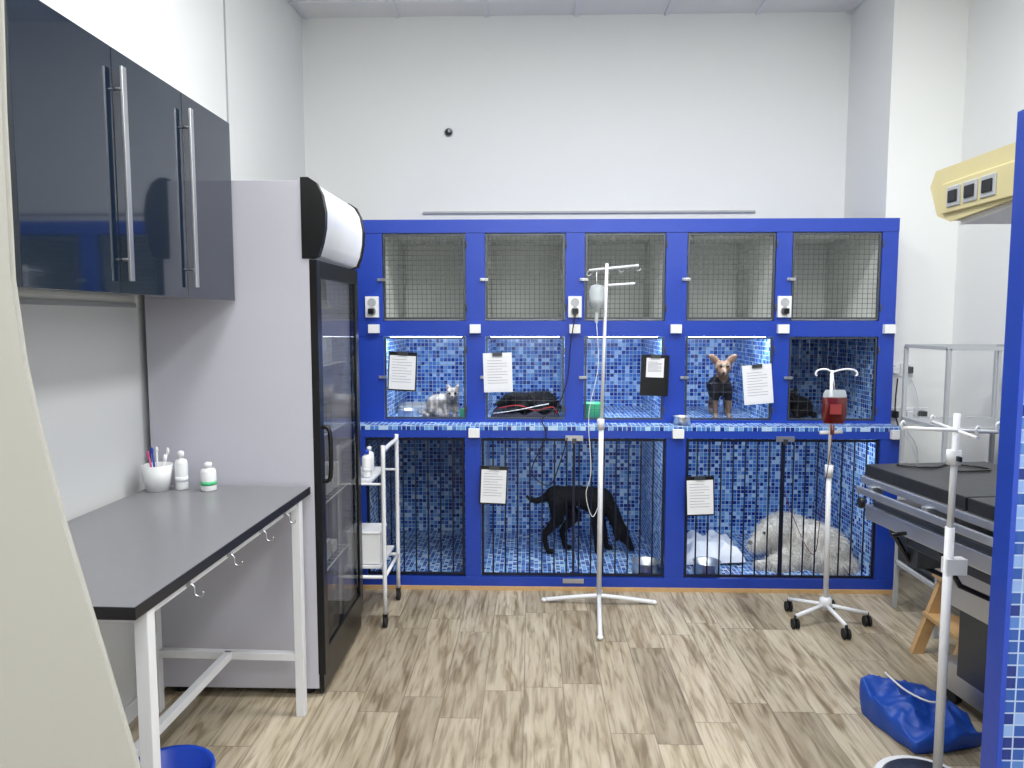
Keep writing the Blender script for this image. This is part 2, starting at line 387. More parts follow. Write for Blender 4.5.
# ---------------------------------------------------------------- fridge
b=B('display_refrigerator')
fx0,fx1,fy0,fy1=-1.53,-0.872,2.90,3.58
b.box((fx0,fy0,0.04),(fx1,fy0+0.03,2.09),'lilac');b.box((fx0,fy1-0.03,0.04),(fx1,fy1,2.09),'lilac')
b.box((fx0,fy0+0.03,0.04),(fx0+0.03,fy1-0.03,2.09),'lilac');b.box((fx0+0.03,fy0+0.03,1.78),(fx1,fy1-0.03,2.09),'lilac')
b.box((fx0+0.03,fy0+0.03,0.04),(fx1,fy1-0.03,0.16),'black')
for z in (0.45,0.75,1.05,1.35,1.6):
    for k in range(12):
        y=fy0+0.05+k*(fy1-fy0-0.1)/11;b.tube([(fx0+0.05,y,z),(fx1-0.03,y,z)],0.002,'white',5)
    b.tube([(fx1-0.03,fy0+0.04,z),(fx1-0.03,fy1-0.04,z)],0.004,'white',6)
rr=random.Random(3)
for z in (0.45,0.75,1.05,1.35,1.6):
    y=fy0+0.07
    while y<fy1-0.15:
        w=rr.uniform(0.04,0.10);h=rr.uniform(0.04,0.13);b.box((fx1-0.22,y,z+0.005),(fx1-0.06,y+w,z+h),rr.choice(['white','paper','trim','blueplastic','cellgrey']));y+=w+rr.uniform(0.01,0.05)
dx0,dx1=fx1,-0.842
b.box((dx0,fy0,0.10),(dx1,fy0+0.055,1.785),'black');b.box((dx0,fy1-0.055,0.10),(dx1,fy1,1.785),'black')
b.box((dx0,fy0+0.055,0.10),(dx1,fy1-0.055,0.20),'black');b.box((dx0,fy0+0.055,1.72),(dx1,fy1-0.055,1.785),'black')
b.box((dx0+0.01,fy0+0.055,0.20),(dx1-0.006,fy1-0.055,1.72),'darkglass')
b.box((fx1,fy0+0.01,0.02),(dx1-0.01,fy1-0.01,0.095),'black')
b.tube(smoothpts([(dx1,fy0+0.035,1.12),(dx1+0.028,fy0+0.035,1.10),(dx1+0.028,fy0+0.035,0.92),(dx1,fy0+0.035,0.90)],4),0.009,'black',10)
def hp(s): return [(fx1-0.025,1.79+s),(-0.858-s,1.79+s),(-0.835-s,1.80+s),(-0.818-s,1.85),(-0.806-s,1.91),(-0.804-s,1.97),(-0.816-s,2.035),(-0.838-s,2.08-s),(-0.868,2.10-s),(fx1-0.025,2.10-s)]
b.prism(hp(0),1,fy0-0.004,fy0+0.03,'black');b.prism(hp(0),1,fy1-0.03,fy1+0.004,'black')
b.prism(hp(0.006),1,fy0+0.03,fy1-0.03,'signwhite',True)
for (x,y) in ((fx0+0.06,fy0+0.06),(fx1-0.06,fy0+0.06),(fx0+0.06,fy1-0.06),(fx1-0.06,fy1-0.06)): b.lathe([(0.025,0),(0.025,0.04)],(x,y,0.0),'black',12)
b.build(0.004)
la=bpy.data.lights.new('fridge_light','AREA');la.shape='RECTANGLE';la.size=0.4;la.size_y=0.3;la.energy=1.8;la.color=(0.85,0.92,1.0)
lo=bpy.data.objects.new('fridge_light',la);lo.location=((fx0+fx1)/2,(fy0+fy1)/2,1.77);col.objects.link(lo)

# ---------------------------------------------------------------- wall cabinet
b=B('wall_cabinet')
b.box((XL+0.002,1.667,1.632),(-1.18,2.88,2.295),'navy')
ys=[1.667,2.075,2.485,2.88]
for i in range(3): b.box((-1.18,ys[i]+0.0015,1.625),(-1.16,ys[i+1]-0.0015,2.30),'navy')
for y in (2.09,2.50):
    b.box((-1.140,y-0.011,1.66),(-1.132,y+0.011,2.25),'alu')
    for z in (1.72,2.19): b.tube([(-1.16,y,z),(-1.134,y,z)],0.005,'alu',8)
b.build(0.0015)

# ---------------------------------------------------------------- desk
b=B('work_table')
DX=-0.878
b.box((XL+0.045,1.63,0.862),(DX-0.004,2.872,0.89),'desk')
b.box((DX-0.004,1.626,0.86),(DX,2.872,0.891),'deskedge');b.box((XL+0.045,1.626,0.86),(DX,1.63,0.891),'deskedge')
def leg(x,y,z0=0.0,z1=0.862,s=0.017): b.box((x-s,y-s,z0),(x+s,y+s,z1),'whitepaint')
for y in (1.70,2.77):
    leg(-0.900,y);leg(-1.48,y)
    b.box((-1.48,y-0.015,0.225),(-0.915,y+0.015,0.255),'whitepaint');b.box((-1.48,y-0.015,0.83),(-0.915,y+0.015,0.861),'whitepaint')
b.box((-1.20,1.70,0.225),(-1.17,2.77,0.255),'whitepaint')
b.box((-0.925,1.70,0.835),(-0.895,2.77,0.861),'whitepaint')
for y in (1.90,2.15,2.40,2.62):
    b.tube(smoothpts([(-0.889,y,0.85),(-0.876,y,0.84),(-0.873,y,0.818),(-0.857,y,0.813),(-0.850,y,0.827)],4),0.0028,'alu',8)
    b.box((-0.895,y-0.006,0.84),(-0.888,y+0.006,0.86),'alu')
b.build(0.002,pivot=(-0.878,2.885),rotz=math.radians(-1.5))
b=B('pen_cup');c=(-1.455,2.80,0.891);b.lathe([(0.043,0),(0.058,0.10),(0.055,0.10),(0.040,0.004),(0.0001,0.004)],c,'white')
for i,(dx,dy,h,m) in enumerate([(0.02,0.01,0.15,'white'),(-0.02,0.0,0.14,'pink'),(0.0,-0.02,0.16,'blueplastic'),(-0.01,0.02,0.15,'white'),(0.025,-0.015,0.13,'white')]):
    b.tube([(c[0]+dx*0.3,c[1]+dy*0.3,c[2]+0.01),(c[0]+dx*1.7,c[1]+dy*1.7,c[2]+h)],0.004,m,8)
    b.ell((c[0]+dx*1.75,c[1]+dy*1.75,c[2]+h),(0.006,0.006,0.014),m)
b.build()
def bottle(name,x,y,z,r,h,capm='white',lab=None,mt='white'):
    b=B(name);b.lathe([(r*0.95,0),(r,0.004),(r,h*0.68),(r*0.85,h*0.76),(r*0.4,h*0.8),(r*0.4,h*0.84)],(x,y,z),mt,20)
    b.lathe([(r*0.5,h*0.83),(r*0.5,h*0.97),(r*0.3,h)],(x,y,z),capm,16)
    if lab: b.lathe([(r*1.02,h*0.2),(r*1.02,h*0.34)],(x,y,z),lab,20)
    return b.build()
bottle('spray_bottle',-1.37,2.82,0.891,0.024,0.15,'white','paper')
bottle('medicine_bottle',-1.255,2.80,0.891,0.029,0.11,'white','green')

b=B('waste_bin');b.lathe([(0.10,0.0),(0.125,0.26),(0.132,0.262),(0.13,0.27),(0.12,0.265),(0.097,0.01),(0.0001,0.01)],(-1.04,1.98,0),'blueplastic',28);b.build()

# ---------------------------------------------------------------- flat screen panel at the left
b=B('grey_screen_panel')
edge=[(0.0,-0.262),(0.5,-0.386),(0.97,-0.508),(1.30,-0.590),(1.42,-0.615),(1.50,-0.628),(1.60,-0.637),(1.8,-0.636),(2.0,-0.630),(2.4,-0.615)]
b.prism([(x,z) for z,x in edge]+[(-1.54,2.4),(-1.54,0.0)],1,0.892,0.902,'curtain')
b.build(0.002)

# ---------------------------------------------------------------- trolley
b=B('instrument_trolley')
tx0,tx1,ty0,ty1=-1.10,-0.738,3.61,3.98
for x in (tx0,tx1):
    b.tube(smoothpts([(x,ty0,0.06),(x,ty0,0.86),(x,ty0+0.03,0.90),(x,ty1-0.03,0.90),(x,ty1,0.86),(x,ty1,0.06)],4),0.011,'whitepaint')
    b.tube([(x,ty0,0.26),(x,ty1,0.26)],0.009,'whitepaint')
for z in (0.30,): b.box((tx0,ty0+0.01,z),(tx1-0.02,ty1-0.01,z+0.012),'whitepaint')
b.box((tx0,ty0+0.01,0.74),(tx1-0.06,ty1-0.01,0.752),'whitepaint')
for y in (ty0,ty1):
    b.tube([(tx0,y,0.26),(tx1,y,0.26)],0.009,'whitepaint');b.tube([(tx0,y,0.735),(tx1,y,0.735)],0.006,'whitepaint')
    for x in (tx0,tx1):
        b.box((x-0.012,y-0.012,0.045),(x+0.012,y+0.012,0.07),'black');b.tube([(x-0.009,y,0.028),(x+0.009,y,0.028)],0.028,'blackmatte',18)
b.build()
b=B('sharps_container');b.box((-0.93,3.64,0.314),(-0.765,3.80,0.47),'white');b.box((-0.935,3.635,0.47),(-0.76,3.805,0.485),'white');b.build(0.006)
bottle('disinfectant_bottle',-0.84,3.70,0.754,0.025,0.14,'blueplastic','paper')
bottle('disinfectant_bottle',-0.86,3.85,0.754,0.025,0.13,'white')

# ---------------------------------------------------------------- IV stand centre
b=B('iv_stand')
cx,cy=0.368,3.93
b.tube([(cx,cy,0.05),(cx+0.003,cy,1.0)],0.0135,'whitepaint',14);b.tube([(cx+0.003,cy,0.98),(cx+0.024,cy,1.845)],0.009,'whitepaint',12)
b.lathe([(0.02,0),(0.02,0.05),(0.016,0.055)],(cx,cy,0.97),'whitepaint',16)
for tx,ty in ((0.07,3.97),(0.67,3.95),(0.335,3.49),(0.39,4.10)):
    b.tube(smoothpts([(cx,cy,0.055),(cx+(tx-cx)*0.5,cy+(ty-cy)*0.5,0.035),(tx,ty,0.012)],4),0.012,'whitepaint',10);b.ell((tx,ty,0.012),(0.016,0.016,0.012),'white')
b.tube([(cx-0.07,cy,1.81),(cx+0.19,cy,1.835)],0.007,'whitepaint',8);b.tube([(cx+0.01,cy,1.73),(cx+0.17,cy-0.02,1.74)],0.007,'whitepaint',8)
for dx,z in ((-0.07,1.81),(0.19,1.835),(0.10,1.828)):
    b.tube(smoothpts([(cx+dx,cy,z),(cx+dx-0.012,cy,z-0.018),(cx+dx,cy,z-0.03),(cx+dx+0.012,cy,z-0.018)],4),0.003,'alu',6)
b.build()
b=B('infusion_bottle')
ix=cx-0.032
b.tube([(ix,cy-0.03,1.80),(ix,cy-0.03,1.735)],0.0025,'white',6)
b.lathe([(0.012,0.0),(0.014,0.012),(0.038,0.03),(0.04,0.10),(0.036,0.13),(0.012,0.14)],(ix,cy-0.05,1.595),'clear',20)
b.lathe([(0.036,0.031),(0.037,0.075),(0.0001,0.075)],(ix,cy-0.05,1.595),'trim',20)
b.lathe([(0.008,-0.06),(0.01,-0.05),(0.01,-0.01),(0.006,0.0)],(ix,cy-0.05,1.595),'clear',12)
b.tube(smoothpts([(ix,cy-0.05,1.54),(ix+0.01,cy-0.05,1.3),(ix-0.035,cy-0.04,1.05),(ix-0.02,cy-0.03,0.75),(ix-0.045,cy-0.03,0.62),(ix-0.01,cy-0.03,0.50),(ix+0.03,cy-0.03,0.58)],8),0.002,'white',6)
b.build()

# transfusion stand
b=B('transfusion_stand')
cx,cy=1.51,3.73
b.tube([(cx,cy,0.09),(cx-0.008,cy,0.80)],0.013,'whitepaint',14);b.tube([(cx-0.008,cy,0.78),(cx-0.012,cy,1.30)],0.008,'whitepaint',10)
b.lathe([(0.02,0),(0.02,0.06)],(cx-0.008,cy,0.76),'whitepaint');b.lathe([(0.03,0.0),(0.03,0.05),(0.016,0.06)],(cx,cy,0.075),'whitepaint')
for k in range(5):
    a=math.radians(205+72*k);tx,ty=cx+0.20*math.cos(a),cy+0.20*math.sin(a)
    b.tube([(cx,cy,0.095),(tx,ty,0.065)],0.011,'whitepaint',8);b.tube([(tx,ty,0.07),(tx,ty,0.035)],0.008,'black',8)
    b.tube([(tx-0.016,ty,0.026),(tx-0.005,ty,0.026)],0.026,'blackmatte',16);b.tube([(tx+0.005,ty,0.026),(tx+0.016,ty,0.026)],0.026,'blackmatte',16)
for dx in (-0.08,0.10): b.tube(smoothpts([(cx-0.012,cy,1.29),(cx+dx*0.5,cy,1.305),(cx+dx,cy,1.30),(cx+dx*1.15,cy,1.28),(cx+dx*1.05,cy,1.272)],4),0.005,'whitepaint',8)
b.tube([(cx-0.06,cy,0.985),(cx+0.05,cy,0.99)],0.010,'whitepaint',8)
b.build()
b=B('blood_bag')
bx,by,bz=1.505,3.70,1.12
def bb(u,v):
    w=0.062*(1-0.25*(abs(v*2-1))**4);a=u*2*math.pi
    return (bx+w*math.cos(a),by+0.022*math.sin(a)*math.sin(math.pi*min(1,max(0.04,v*0.98))),bz-0.085+0.17*v)
b.grid(lambda u,v:bb(u,v*0.78),24,12,'blood');b.grid(lambda u,v:bb(u,0.78+v*0.22),24,4,'clear')
b.box((bx-0.03,by-0.026,bz-0.035),(bx+0.025,by-0.0215,bz+0.015),'red')
b.tube([(bx,by,bz+0.08),(bx-0.01,by+0.01,1.29)],0.002,'white',6)
b.lathe([(0.008,-0.05),(0.01,-0.04),(0.01,0.0)],(bx-0.01,by-0.01,bz-0.09),'blood',10)
b.tube(smoothpts([(bx-0.01,by-0.01,bz-0.13),(bx-0.02,by-0.02,0.9),(bx-0.05,by-0.01,0.6),(bx-0.06,by+0.05,0.35),(bx-0.1,by+0.25,0.5),(bx-0.1,by+0.38,0.6)],8),0.002,'blood',6)
b.build()

# foreground right stand
b=B('drip_stand')
cx,cy=1.318,2.32
b.lathe([(0.155,0),(0.16,0.008),(0.155,0.014)],(cx+0.0,cy+0.06,0),'whitepaint',40);b.lathe([(0.135,0.014),(0.125,0.022),(0.02,0.03)],(cx+0.0,cy+0.06,0),'darksteel',40)
b.tube([(cx,cy,0.02),(cx,cy,0.9)],0.014,'whitepaint',14);b.tube([(cx,cy,0.88),(cx+0.004,cy,1.26)],0.010,'whitepaint',12)
b.lathe([(0.021,0),(0.021,0.045)],(cx,cy,1.10),'whitepaint');b.box((cx-0.004,cy-0.04,1.115),(cx+0.004,cy,1.13),'black')
b.tube([(cx-0.16,cy,1.215),(cx+0.12,cy-0.02,1.205)],0.006,'whitepaint',8)
b.tube([(cx+0.005,cy-0.11,1.20),(cx+0.005,cy+0.14,1.215)],0.006,'whitepaint',8)
for dx,dy in ((-0.16,0),(0.12,-0.02),(0.005,-0.11),(0.005,0.14)):
    b.tube(smoothpts([(cx+dx,cy+dy,1.21),(cx+dx-0.006,cy+dy,1.225),(cx+dx,cy+dy,1.235),(cx+dx+0.006,cy+dy,1.228)],4),0.004,'whitepaint',6)
b.box((cx-0.012,cy-0.018,0.75),(cx+0.05,cy+0.018,0.80),'whitepaint')
b.build()

# ---------------------------------------------------------------- operating table
Tt=Matrix.Translation((1.345,2.98,0))@Matrix.Rotation(math.radians(8),4,'Z')
b=B('operating_table')
W,Lg=0.52,1.10
b.box((0.0,-0.56,0.925),(W,-0.0,0.972),'leather',Tt);b.box((0.0,-Lg,0.925),(W,-0.57,0.972),'leather',Tt)
b.box((-0.012,-Lg-0.01,0.895),(W+0.012,0.01,0.924),'steel',Tt)
for x in (-0.03,W+0.03):
    b.box((x-0.006,-Lg,0.855),(x+0.006,0.0,0.885),'steel',Tt)
    for y in (-0.08,-0.4,-0.75,-1.05): b.box((min(x,0.01 if x<0.1 else x-0.04),y-0.015,0.862),(max(x,0.02 if x<0.1 else x),y+0.015,0.9),'steel',Tt)
b.box((0.02,-Lg+0.03,0.80),(W-0.02,-0.03,0.83),'darksteel',Tt)
b.box((0.0,-Lg+0.05,0.75),(0.02,-0.02,0.81),'steel',Tt);b.box((W-0.02,-Lg+0.05,0.76),(W,-0.02,0.80),'steel',Tt)
b.box((0.0,-0.03,0.75),(W,-0.01,0.81),'steel',Tt)
b.box((0.08,-0.75,0.68),(W-0.05,-0.15,0.80),'darksteel',Tt)
b.box((0.20,-0.62,0.48),(W-0.10,-0.22,0.70),'steel',Tt);b.box((0.27,-0.62,0.18),(W-0.07,-0.22,0.50),'darksteel',Tt)
b.box((0.33,-0.80,0.06),(W+0.06,-0.05,0.18),'steel',Tt)
for x in (0.36,W+0.02):
    for y in (-0.76,-0.10): b.tube([Tt@Vector((x-0.015,y,0.032)),Tt@Vector((x+0.015,y,0.032))],0.032,'blackmatte',16)
for y in (-0.12,-0.4): b.tube([Tt@Vector((0.04,y,0.74)),Tt@Vector((0.10,y-0.03,0.62)),Tt@Vector((0.24,y-0.1,0.56))],0.010,'black',8)
b.box((0.10,-0.20,0.60),(0.20,-0.08,0.70),'darksteel',Tt)
b.lathe([(0.022,0),(0.022,0.02)],Tt@Vector((-0.06,-0.06,0.83)),'black',14,Matrix.Rotation(math.pi/2,4,'Y'))
b.tube([Tt@Vector((-0.02,-0.3,0.775)),Tt@Vector((-0.08,-0.3,0.77))],0.008,'black',8)
b.build(0.004)
b=B('power_cable')
b.tube(smoothpts([Tt@Vector((0.1,-0.05,0.977)),Tt@Vector((0.2,-0.12,0.977)),Tt@Vector((0.33,-0.06,0.977)),Tt@Vector((0.40,-0.18,0.977)),Tt@Vector((0.25,-0.2,0.977))],6),0.004,'black',6);b.build()

# open steel rack with acrylic side
b=B('steel_equipment_rack')
ax0,ax1,ay0,ay1,az0,az1=1.97,2.44,3.55,3.95,1.03,1.415
for x in (ax0,ax1):
    for y in (ay0,ay1): b.box((x-0.009,y-0.009,0.0),(x+0.009,y+0.009,az1),'trim')
for z in (0.25,az0,az1):
    for y in (ay0,ay1): b.box((ax0,y-0.009,z-0.009),(ax1,y+0.009,z+0.009),'trim')
    for x in (ax0,ax1): b.box((x-0.009,ay0,z-0.009),(x+0.009,ay1,z+0.009),'trim')
b.box(((ax0+ax1)/2-0.006,ay0-0.006,az0),((ax0+ax1)/2+0.006,ay0+0.006,az1),'trim')
b.box((ax0,ay0,az0-0.005),(ax1,ay1,az0+0.005),'steel');b.box((ax0,ay0,0.245),(ax1,ay1,0.255),'darksteel')
b.box((ax0-0.003,ay0+0.01,az0+0.01),(ax0+0.003,ay1-0.01,az1-0.01),'glass')
b.build()
b=B('oxygen_concentrator');b.box((2.0,3.58,0.256),(2.39,3.90,0.62),'darksteel');b.box((2.02,3.572,0.40),(2.37,3.58,0.58),'black');b.lathe([(0.03,0),(0.028,0.02)],(2.1,3.572,0.48),'alu',16,T);b.build(0.01)
def socket(x,y,z,n=1):
    b=B('wall_socket')
    for k in range(n):
        xx=x+k*0.085;b.box((xx-0.04,y-0.012,z-0.04),(xx+0.04,y,z+0.04),'white');b.lathe([(0.026,0),(0.026,0.005),(0.02,0.001)],(xx,y-0.012,z),'trim',18,T)
        b.box((xx-0.018,y-0.05,z-0.02),(xx+0.018,y-0.012,z+0.02),'black' if (k+n)%2 else 'white')
    return b.build(0.003)
socket(2.19,YJ,1.25,2);socket(2.20,YJ,0.98,3)
b=B('wall_cable');b.tube(smoothpts([(2.20,YJ-0.05,1.20),(2.18,YJ-0.08,1.0),(2.23,YJ-0.06,0.8),(2.16,YJ-0.03,0.5),(2.2,YJ-0.03,0.1),(2.2,YJ-0.05,0.006)],8),0.004,'blackmatte',6)
b.tube(smoothpts([(2.285,YJ-0.05,1.20),(2.32,YJ-0.07,1.05),(2.27,YJ-0.05,0.9),(2.35,YJ-0.04,0.7),(2.3,YJ-0.03,0.006)],8),0.004,'white',6);b.build()

# wooden step stool
b=B('wooden_step_stool')
for y in (3.11,3.39):
    for (xa,xb) in ((1.80,1.92),(2.12,2.02)):
        b.prism([(xa-0.024,0),(xa+0.024,0),(xb+0.024,0.36),(xb-0.024,0.36)],1,y-0.014,y+0.014,'wood')
    b.box((1.85,y-0.01,0.14),(2.09,y+0.01,0.175),'wood')
b.box((1.87,3.08,0.36),(2.08,3.42,0.385),'wood');b.box((1.83,3.09,0.175),(1.95,3.41,0.195),'wood')
b.build(0.002)

# partition
b=B('partition_wall')
b.box((1.056,1.626,0),(XR,1.676,1.995),'mosaic_dk');b.box((1.052,1.622,0),(1.064,1.68,2.0),'blue');b.box((1.064,1.622,1.99),(XR,1.68,2.0),'blue')
b.build(0.001)
b=B('hanging_cable');b.tube(smoothpts([(1.12,1.61,1.48),(1.10,1.605,1.45),(1.088,1.60,1.42),(1.10,1.60,1.38),(1.105,1.605,1.25),(1.09,1.605,1.12),(1.085,1.60,1.02),(1.10,1.60,0.97),(1.16,1.61,0.95)],8),0.003,'white',6)
b.ell((1.12,1.612,1.48),(0.015,0.012,0.015),'white');b.build()
b=B('medical_gas_supply_unit')
b.prism([(1.70,1.87),(2.20,1.835),(2.27,1.86),(2.315,1.95),(2.29,1.99),(1.70,1.99)],0,1.205,1.42,'yellow')
b.prism([(1.76,1.86),(2.18,1.822),(2.18,1.85),(1.76,1.87)],0,1.225,1.40,'white')
b.box((1.196,1.90,1.858),(1.206,2.235,1.945),'yellow')
for y in (2.01,2.09,2.17):
    b.box((1.192,y-0.033,1.872),(1.197,y+0.033,1.93),'trim');b.box((1.188,y-0.022,1.884),(1.193,y+0.022,1.918),'black')
b.box((1.26,1.68,1.88),(1.38,1.70,1.98),'alu')
b.build(0.006)

# blue bag : soft flat nylon sack
b=B('blue_bag')
def bag(u,v):
    a=u*2*math.pi
    ca,sa=math.cos(a),math.sin(a)
    q=1.0/max(abs(ca),abs(sa));sq=(q*0.8+0.2)
    ph=math.pi/2*min(1,v/0.35)
    if v<0.35: r=0.93+0.07*math.sin(2*ph) if ph<math.pi/2 else 0.93;z=math.sin(ph)*0.8
    else:
        t=(v-0.35)/0.65;r=0.93*(1-t);z=0.8+0.2*math.sin(t*math.pi/2)
    wob=1+0.06*noise.noise(Vector((ca*2.6,sa*2.6,v*1.5)))
    x=r*sq*ca*0.160*wob;y=r*sq*sa*0.165*wob
    hgt=0.06+0.14*max(0,(0.5-x/0.30))*max(0,(0.5+y/0.33))+0.02*(x/0.165)
    fold=0.030*(1-3.0*abs(noise.noise(Vector((x*7+y*4,y*9-x*3,3.1)))))+0.012*(0.4-abs(noise.noise(Vector((x*20+y*8,y*18,1.0)))))*2
    zz=z*(hgt+fold*min(1,z*1.2))
    return (1.475+x*0.97-y*0.22,2.73+x*0.22+y*0.97,max(0.003,zz))
b.grid(bag,110,60,'bluebag')
b.tube(smoothpts([(1.37,2.80,0.19),(1.42,2.74,0.15),(1.49,2.69,0.13),(1.56,2.72,0.13),(1.585,2.79,0.13)],8),0.004,'white',6)
b.build()

# blanket
b=B('folded_blanket')
def bl(u,v):
    x=0.93+0.36*u;y=4.38+0.40*v;e=min(u,1-u,v,1-v)
    z=0.078+0.10*min(1,(e*7))**0.5*(0.75+0.6*noise.noise(Vector((u*5,v*5,1))))+0.02*u
    return (x+0.02*noise.noise(Vector((v*6,u*3,4))),y,z)
b.grid(bl,50,50,'cloth');b.build()
b=B('dark_blanket')
def bl2(u,v):
    x=-0.25+0.42*u;y=4.33+0.45*v;e=min(u,1-u,v,1-v)
    return (x,y,0.965+0.035*min(1,e*8)**0.5*(0.8+0.8*noise.noise(Vector((u*7,v*7,2)))))
b.grid(bl2,40,40,'clothdk');b.build()
b=B('pet_leash');b.tube(smoothpts([(-0.2,4.34,1.03),(-0.08,4.325,1.05),(0.02,4.325,1.02),(0.12,4.325,1.04),(0.15,4.32,1.0)],8),0.0035,'leashred',6);b.tube(smoothpts([(-0.23,4.33,1.0),(-0.1,4.32,1.02),(0.05,4.325,1.05),(0.1,4.32,1.06)],8),0.003,'white',6);b.build()
b=B('black_mains_cable');b.tube(smoothpts([(0.245,YU-0.06,1.58),(0.22,YU-0.06,1.42),(0.20,YU-0.05,1.20),(0.14,YU-0.06,1.05),(0.06,YU-0.11,0.99),(0.08,YL2-0.03,0.90),(0.0,YL2-0.03,0.70),(0.1,YL2-0.03,0.62),(0.16,YL2-0.03,0.75),(0.2,YL2-0.03,0.89)],8),0.0035,'blackmatte',6);b.build()

# ---------------------------------------------------------------- animals
def cap_geo(bm,p1,r1,p2,r2,seg=14):
    p1=Vector(p1);p2=Vector(p2);ax=(p2-p1);ax=ax.normalized() if ax.length>1e-6 else Vector((0,0,1));u=ax.orthogonal().normalized();v=ax.cross(u)
    rings=[]
    for k in range(1,6):
        t=math.pi/2*k/5;rings.append((p1-ax*r1*math.cos(t),r1*math.sin(t)))
    for k in range(0,5):
        t=math.pi/2*k/5;rings.append((p2+ax*r2*math.sin(t),r2*math.cos(t)))
    R=[[bm.verts.new(c+(u*math.cos(2*math.pi*i/seg)+v*math.sin(2*math.pi*i/seg))*r) for i in range(seg)] for c,r in rings]
    for a,c in zip(R,R[1:]):
        for i in range(seg): bm.faces.new([a[i],a[(i+1)%seg],c[(i+1)%seg],c[i]])
    bm.faces.new(R[0][::-1]);bm.faces.new(R[-1])
def creature(name,chains,ells,colfn,vox=0.007,smooth=6,fur=None,extras=()):
    root=empty(name)
    bm=bmesh.new()
    for ch in chains:
        for a,c in zip(ch,ch[1:]): cap_geo(bm,a[:3],a[3],c[:3],c[3])
    for e in ells:
        c,r=e[0],e[1];rot=e[2] if len(e)>2 else (0,0,0)
        bmesh.ops.create_uvsphere(bm,u_segments=16,v_segments=10,radius=1,matrix=Matrix.Translation(c)@Euler(rot).to_matrix().to_4x4()@Matrix.Diagonal((*r,1)))
    bmesh.ops.recalc_face_normals(bm,faces=bm.faces)
    me=bpy.data.meshes.new('tmp');bm.to_mesh(me);bm.free()
    ob=bpy.data.objects.new('tmp',me);col.objects.link(ob)
    md=ob.modifiers.new('r','REMESH');md.mode='VOXEL';md.voxel_size=vox
    ms=ob.modifiers.new('s','SMOOTH');ms.factor=0.5;ms.iterations=smooth
    dg=bpy.context.evaluated_depsgraph_get();ev=ob.evaluated_get(dg);me2=bpy.data.meshes.new_from_object(ev)
    bpy.data.objects.remove(ob)
    me2.name=name+'_body'
    body=bpy.data.objects.new('body',me2);col.objects.link(body);body.parent=root
    for p in me2.polygons: p.use_smooth=True
    me2.materials.clear();me2.materials.append(M['fur'])
    ca=me2.color_attributes.new('Col','FLOAT_COLOR','POINT')
    for i,v in enumerate(me2.vertices): ca.data[i].color=lin(colfn(v.co))
    if fur:
        cnt,ln,wd,grav=fur;rn=random.Random(5)
        vs=[];fs=[];cs=[];polys=me2.polygons;areas=[p.area for p in polys]
        picks=rn.choices(range(len(polys)),weights=areas,k=cnt)
        for pi in picks:
            p=polys[pi];n=p.normal;c=p.center+Vector((rn.uniform(-1,1),rn.uniform(-1,1),rn.uniform(-1,1)))*vox*0.5
            d=(n+Vector((rn.gauss(0,.35),rn.gauss(0,.35),rn.gauss(0,.35)))+Vector(grav)).normalized()
            L=ln*rn.uniform(0.6,1.3);s=d.cross(Vector((rn.gauss(0,1),rn.gauss(0,1),rn.gauss(0,1)))).normalized()*wd
            mid=c+d*L*0.55;tip=c+d*L+Vector((0,0,-0.35*L*abs(grav[2])))
            k=len(vs);vs+= [c-s,c+s,mid+s*0.8,mid-s*0.8,tip];fs+=[(k,k+1,k+2,k+3),(k+3,k+2,k+4)]
            cc=colfn(c);q=rn.uniform(0.88,1.06);cs+=[lin(tuple(min(255,x*q) for x in cc))]*5
        m3=bpy.data.meshes.new(name+'_fur');m3.from_pydata(vs,[],fs);m3.materials.append(M['fur'])
        ca=m3.color_attributes.new('Col','FLOAT_COLOR','POINT')
        for i,cc in enumerate(cs): ca.data[i].color=cc
        fo=bpy.data.objects.new('fur_coat',m3);col.objects.link(fo);fo.parent=root
    eb=B('face_details')
    for (c,r,m) in extras: eb.ell(c,(r,r,r) if isinstance(r,float) else r,m)
    if extras: eb.build(parent=root)
    return root

F0=0.078
def hind(x,y,dz=0,f=0):
    return [(x,y,0.40,0.056),(x+0.05+f,y,0.30,0.040),(x-0.035+f,y,0.20,0.020),(x-0.022+f,y,0.12,0.015),(x-0.01+f,y,F0+0.018,0.017),(x+0.018+f,y,F0+0.014,0.015)]
def fore(x,y,f=0):
    return [(x,y,0.38,0.05),(x-0.02+f*0.4,y,0.30,0.030),(x-0.005+f*0.8,y,0.19,0.019),(x-0.0+f,y,0.12,0.015),(x+0.003+f,y,F0+0.018,0.017),(x+0.028+f,y,F0+0.014,0.015)]
yb=4.62
chains=[[(0.15,yb,0.44,0.064),(0.22,yb,0.438,0.056),(0.30,yb,0.428,0.057),(0.38,yb,0.41,0.078),(0.44,yb,0.415,0.078)],
 [(0.38,yb,0.45,0.05),(0.20,yb,0.46,0.042)],
 [(0.45,yb,0.42,0.064),(0.51,yb-0.01,0.34,0.047),(0.55,yb-0.02,0.25,0.041)],
 hind(0.16,yb-0.045,f=-0.045),hind(0.18,yb+0.05,f=0.05),fore(0.43,yb-0.045,-0.02),fore(0.45,yb+0.045,0.03),
 [(0.12,yb,0.455,0.028),(0.075,yb,0.42,0.022),(0.03,yb,0.405,0.02),(-0.005,yb,0.415,0.015),(-0.03,yb,0.435,0.009)],
 [(0.565,yb-0.02,0.215,0.048),(0.60,yb-0.025,0.165,0.030),(0.625,yb-0.03,0.125,0.021),(0.632,yb-0.03,0.112,0.018)]]
ells=[((0.56,yb-0.02,0.225),(0.05,0.045,0.05)),
 ((0.545,yb-0.068,0.205),(0.018,0.010,0.042),(0.1,0.35,0)),((0.545,yb+0.03,0.205),(0.018,0.010,0.042),(-0.1,0.35,0))]
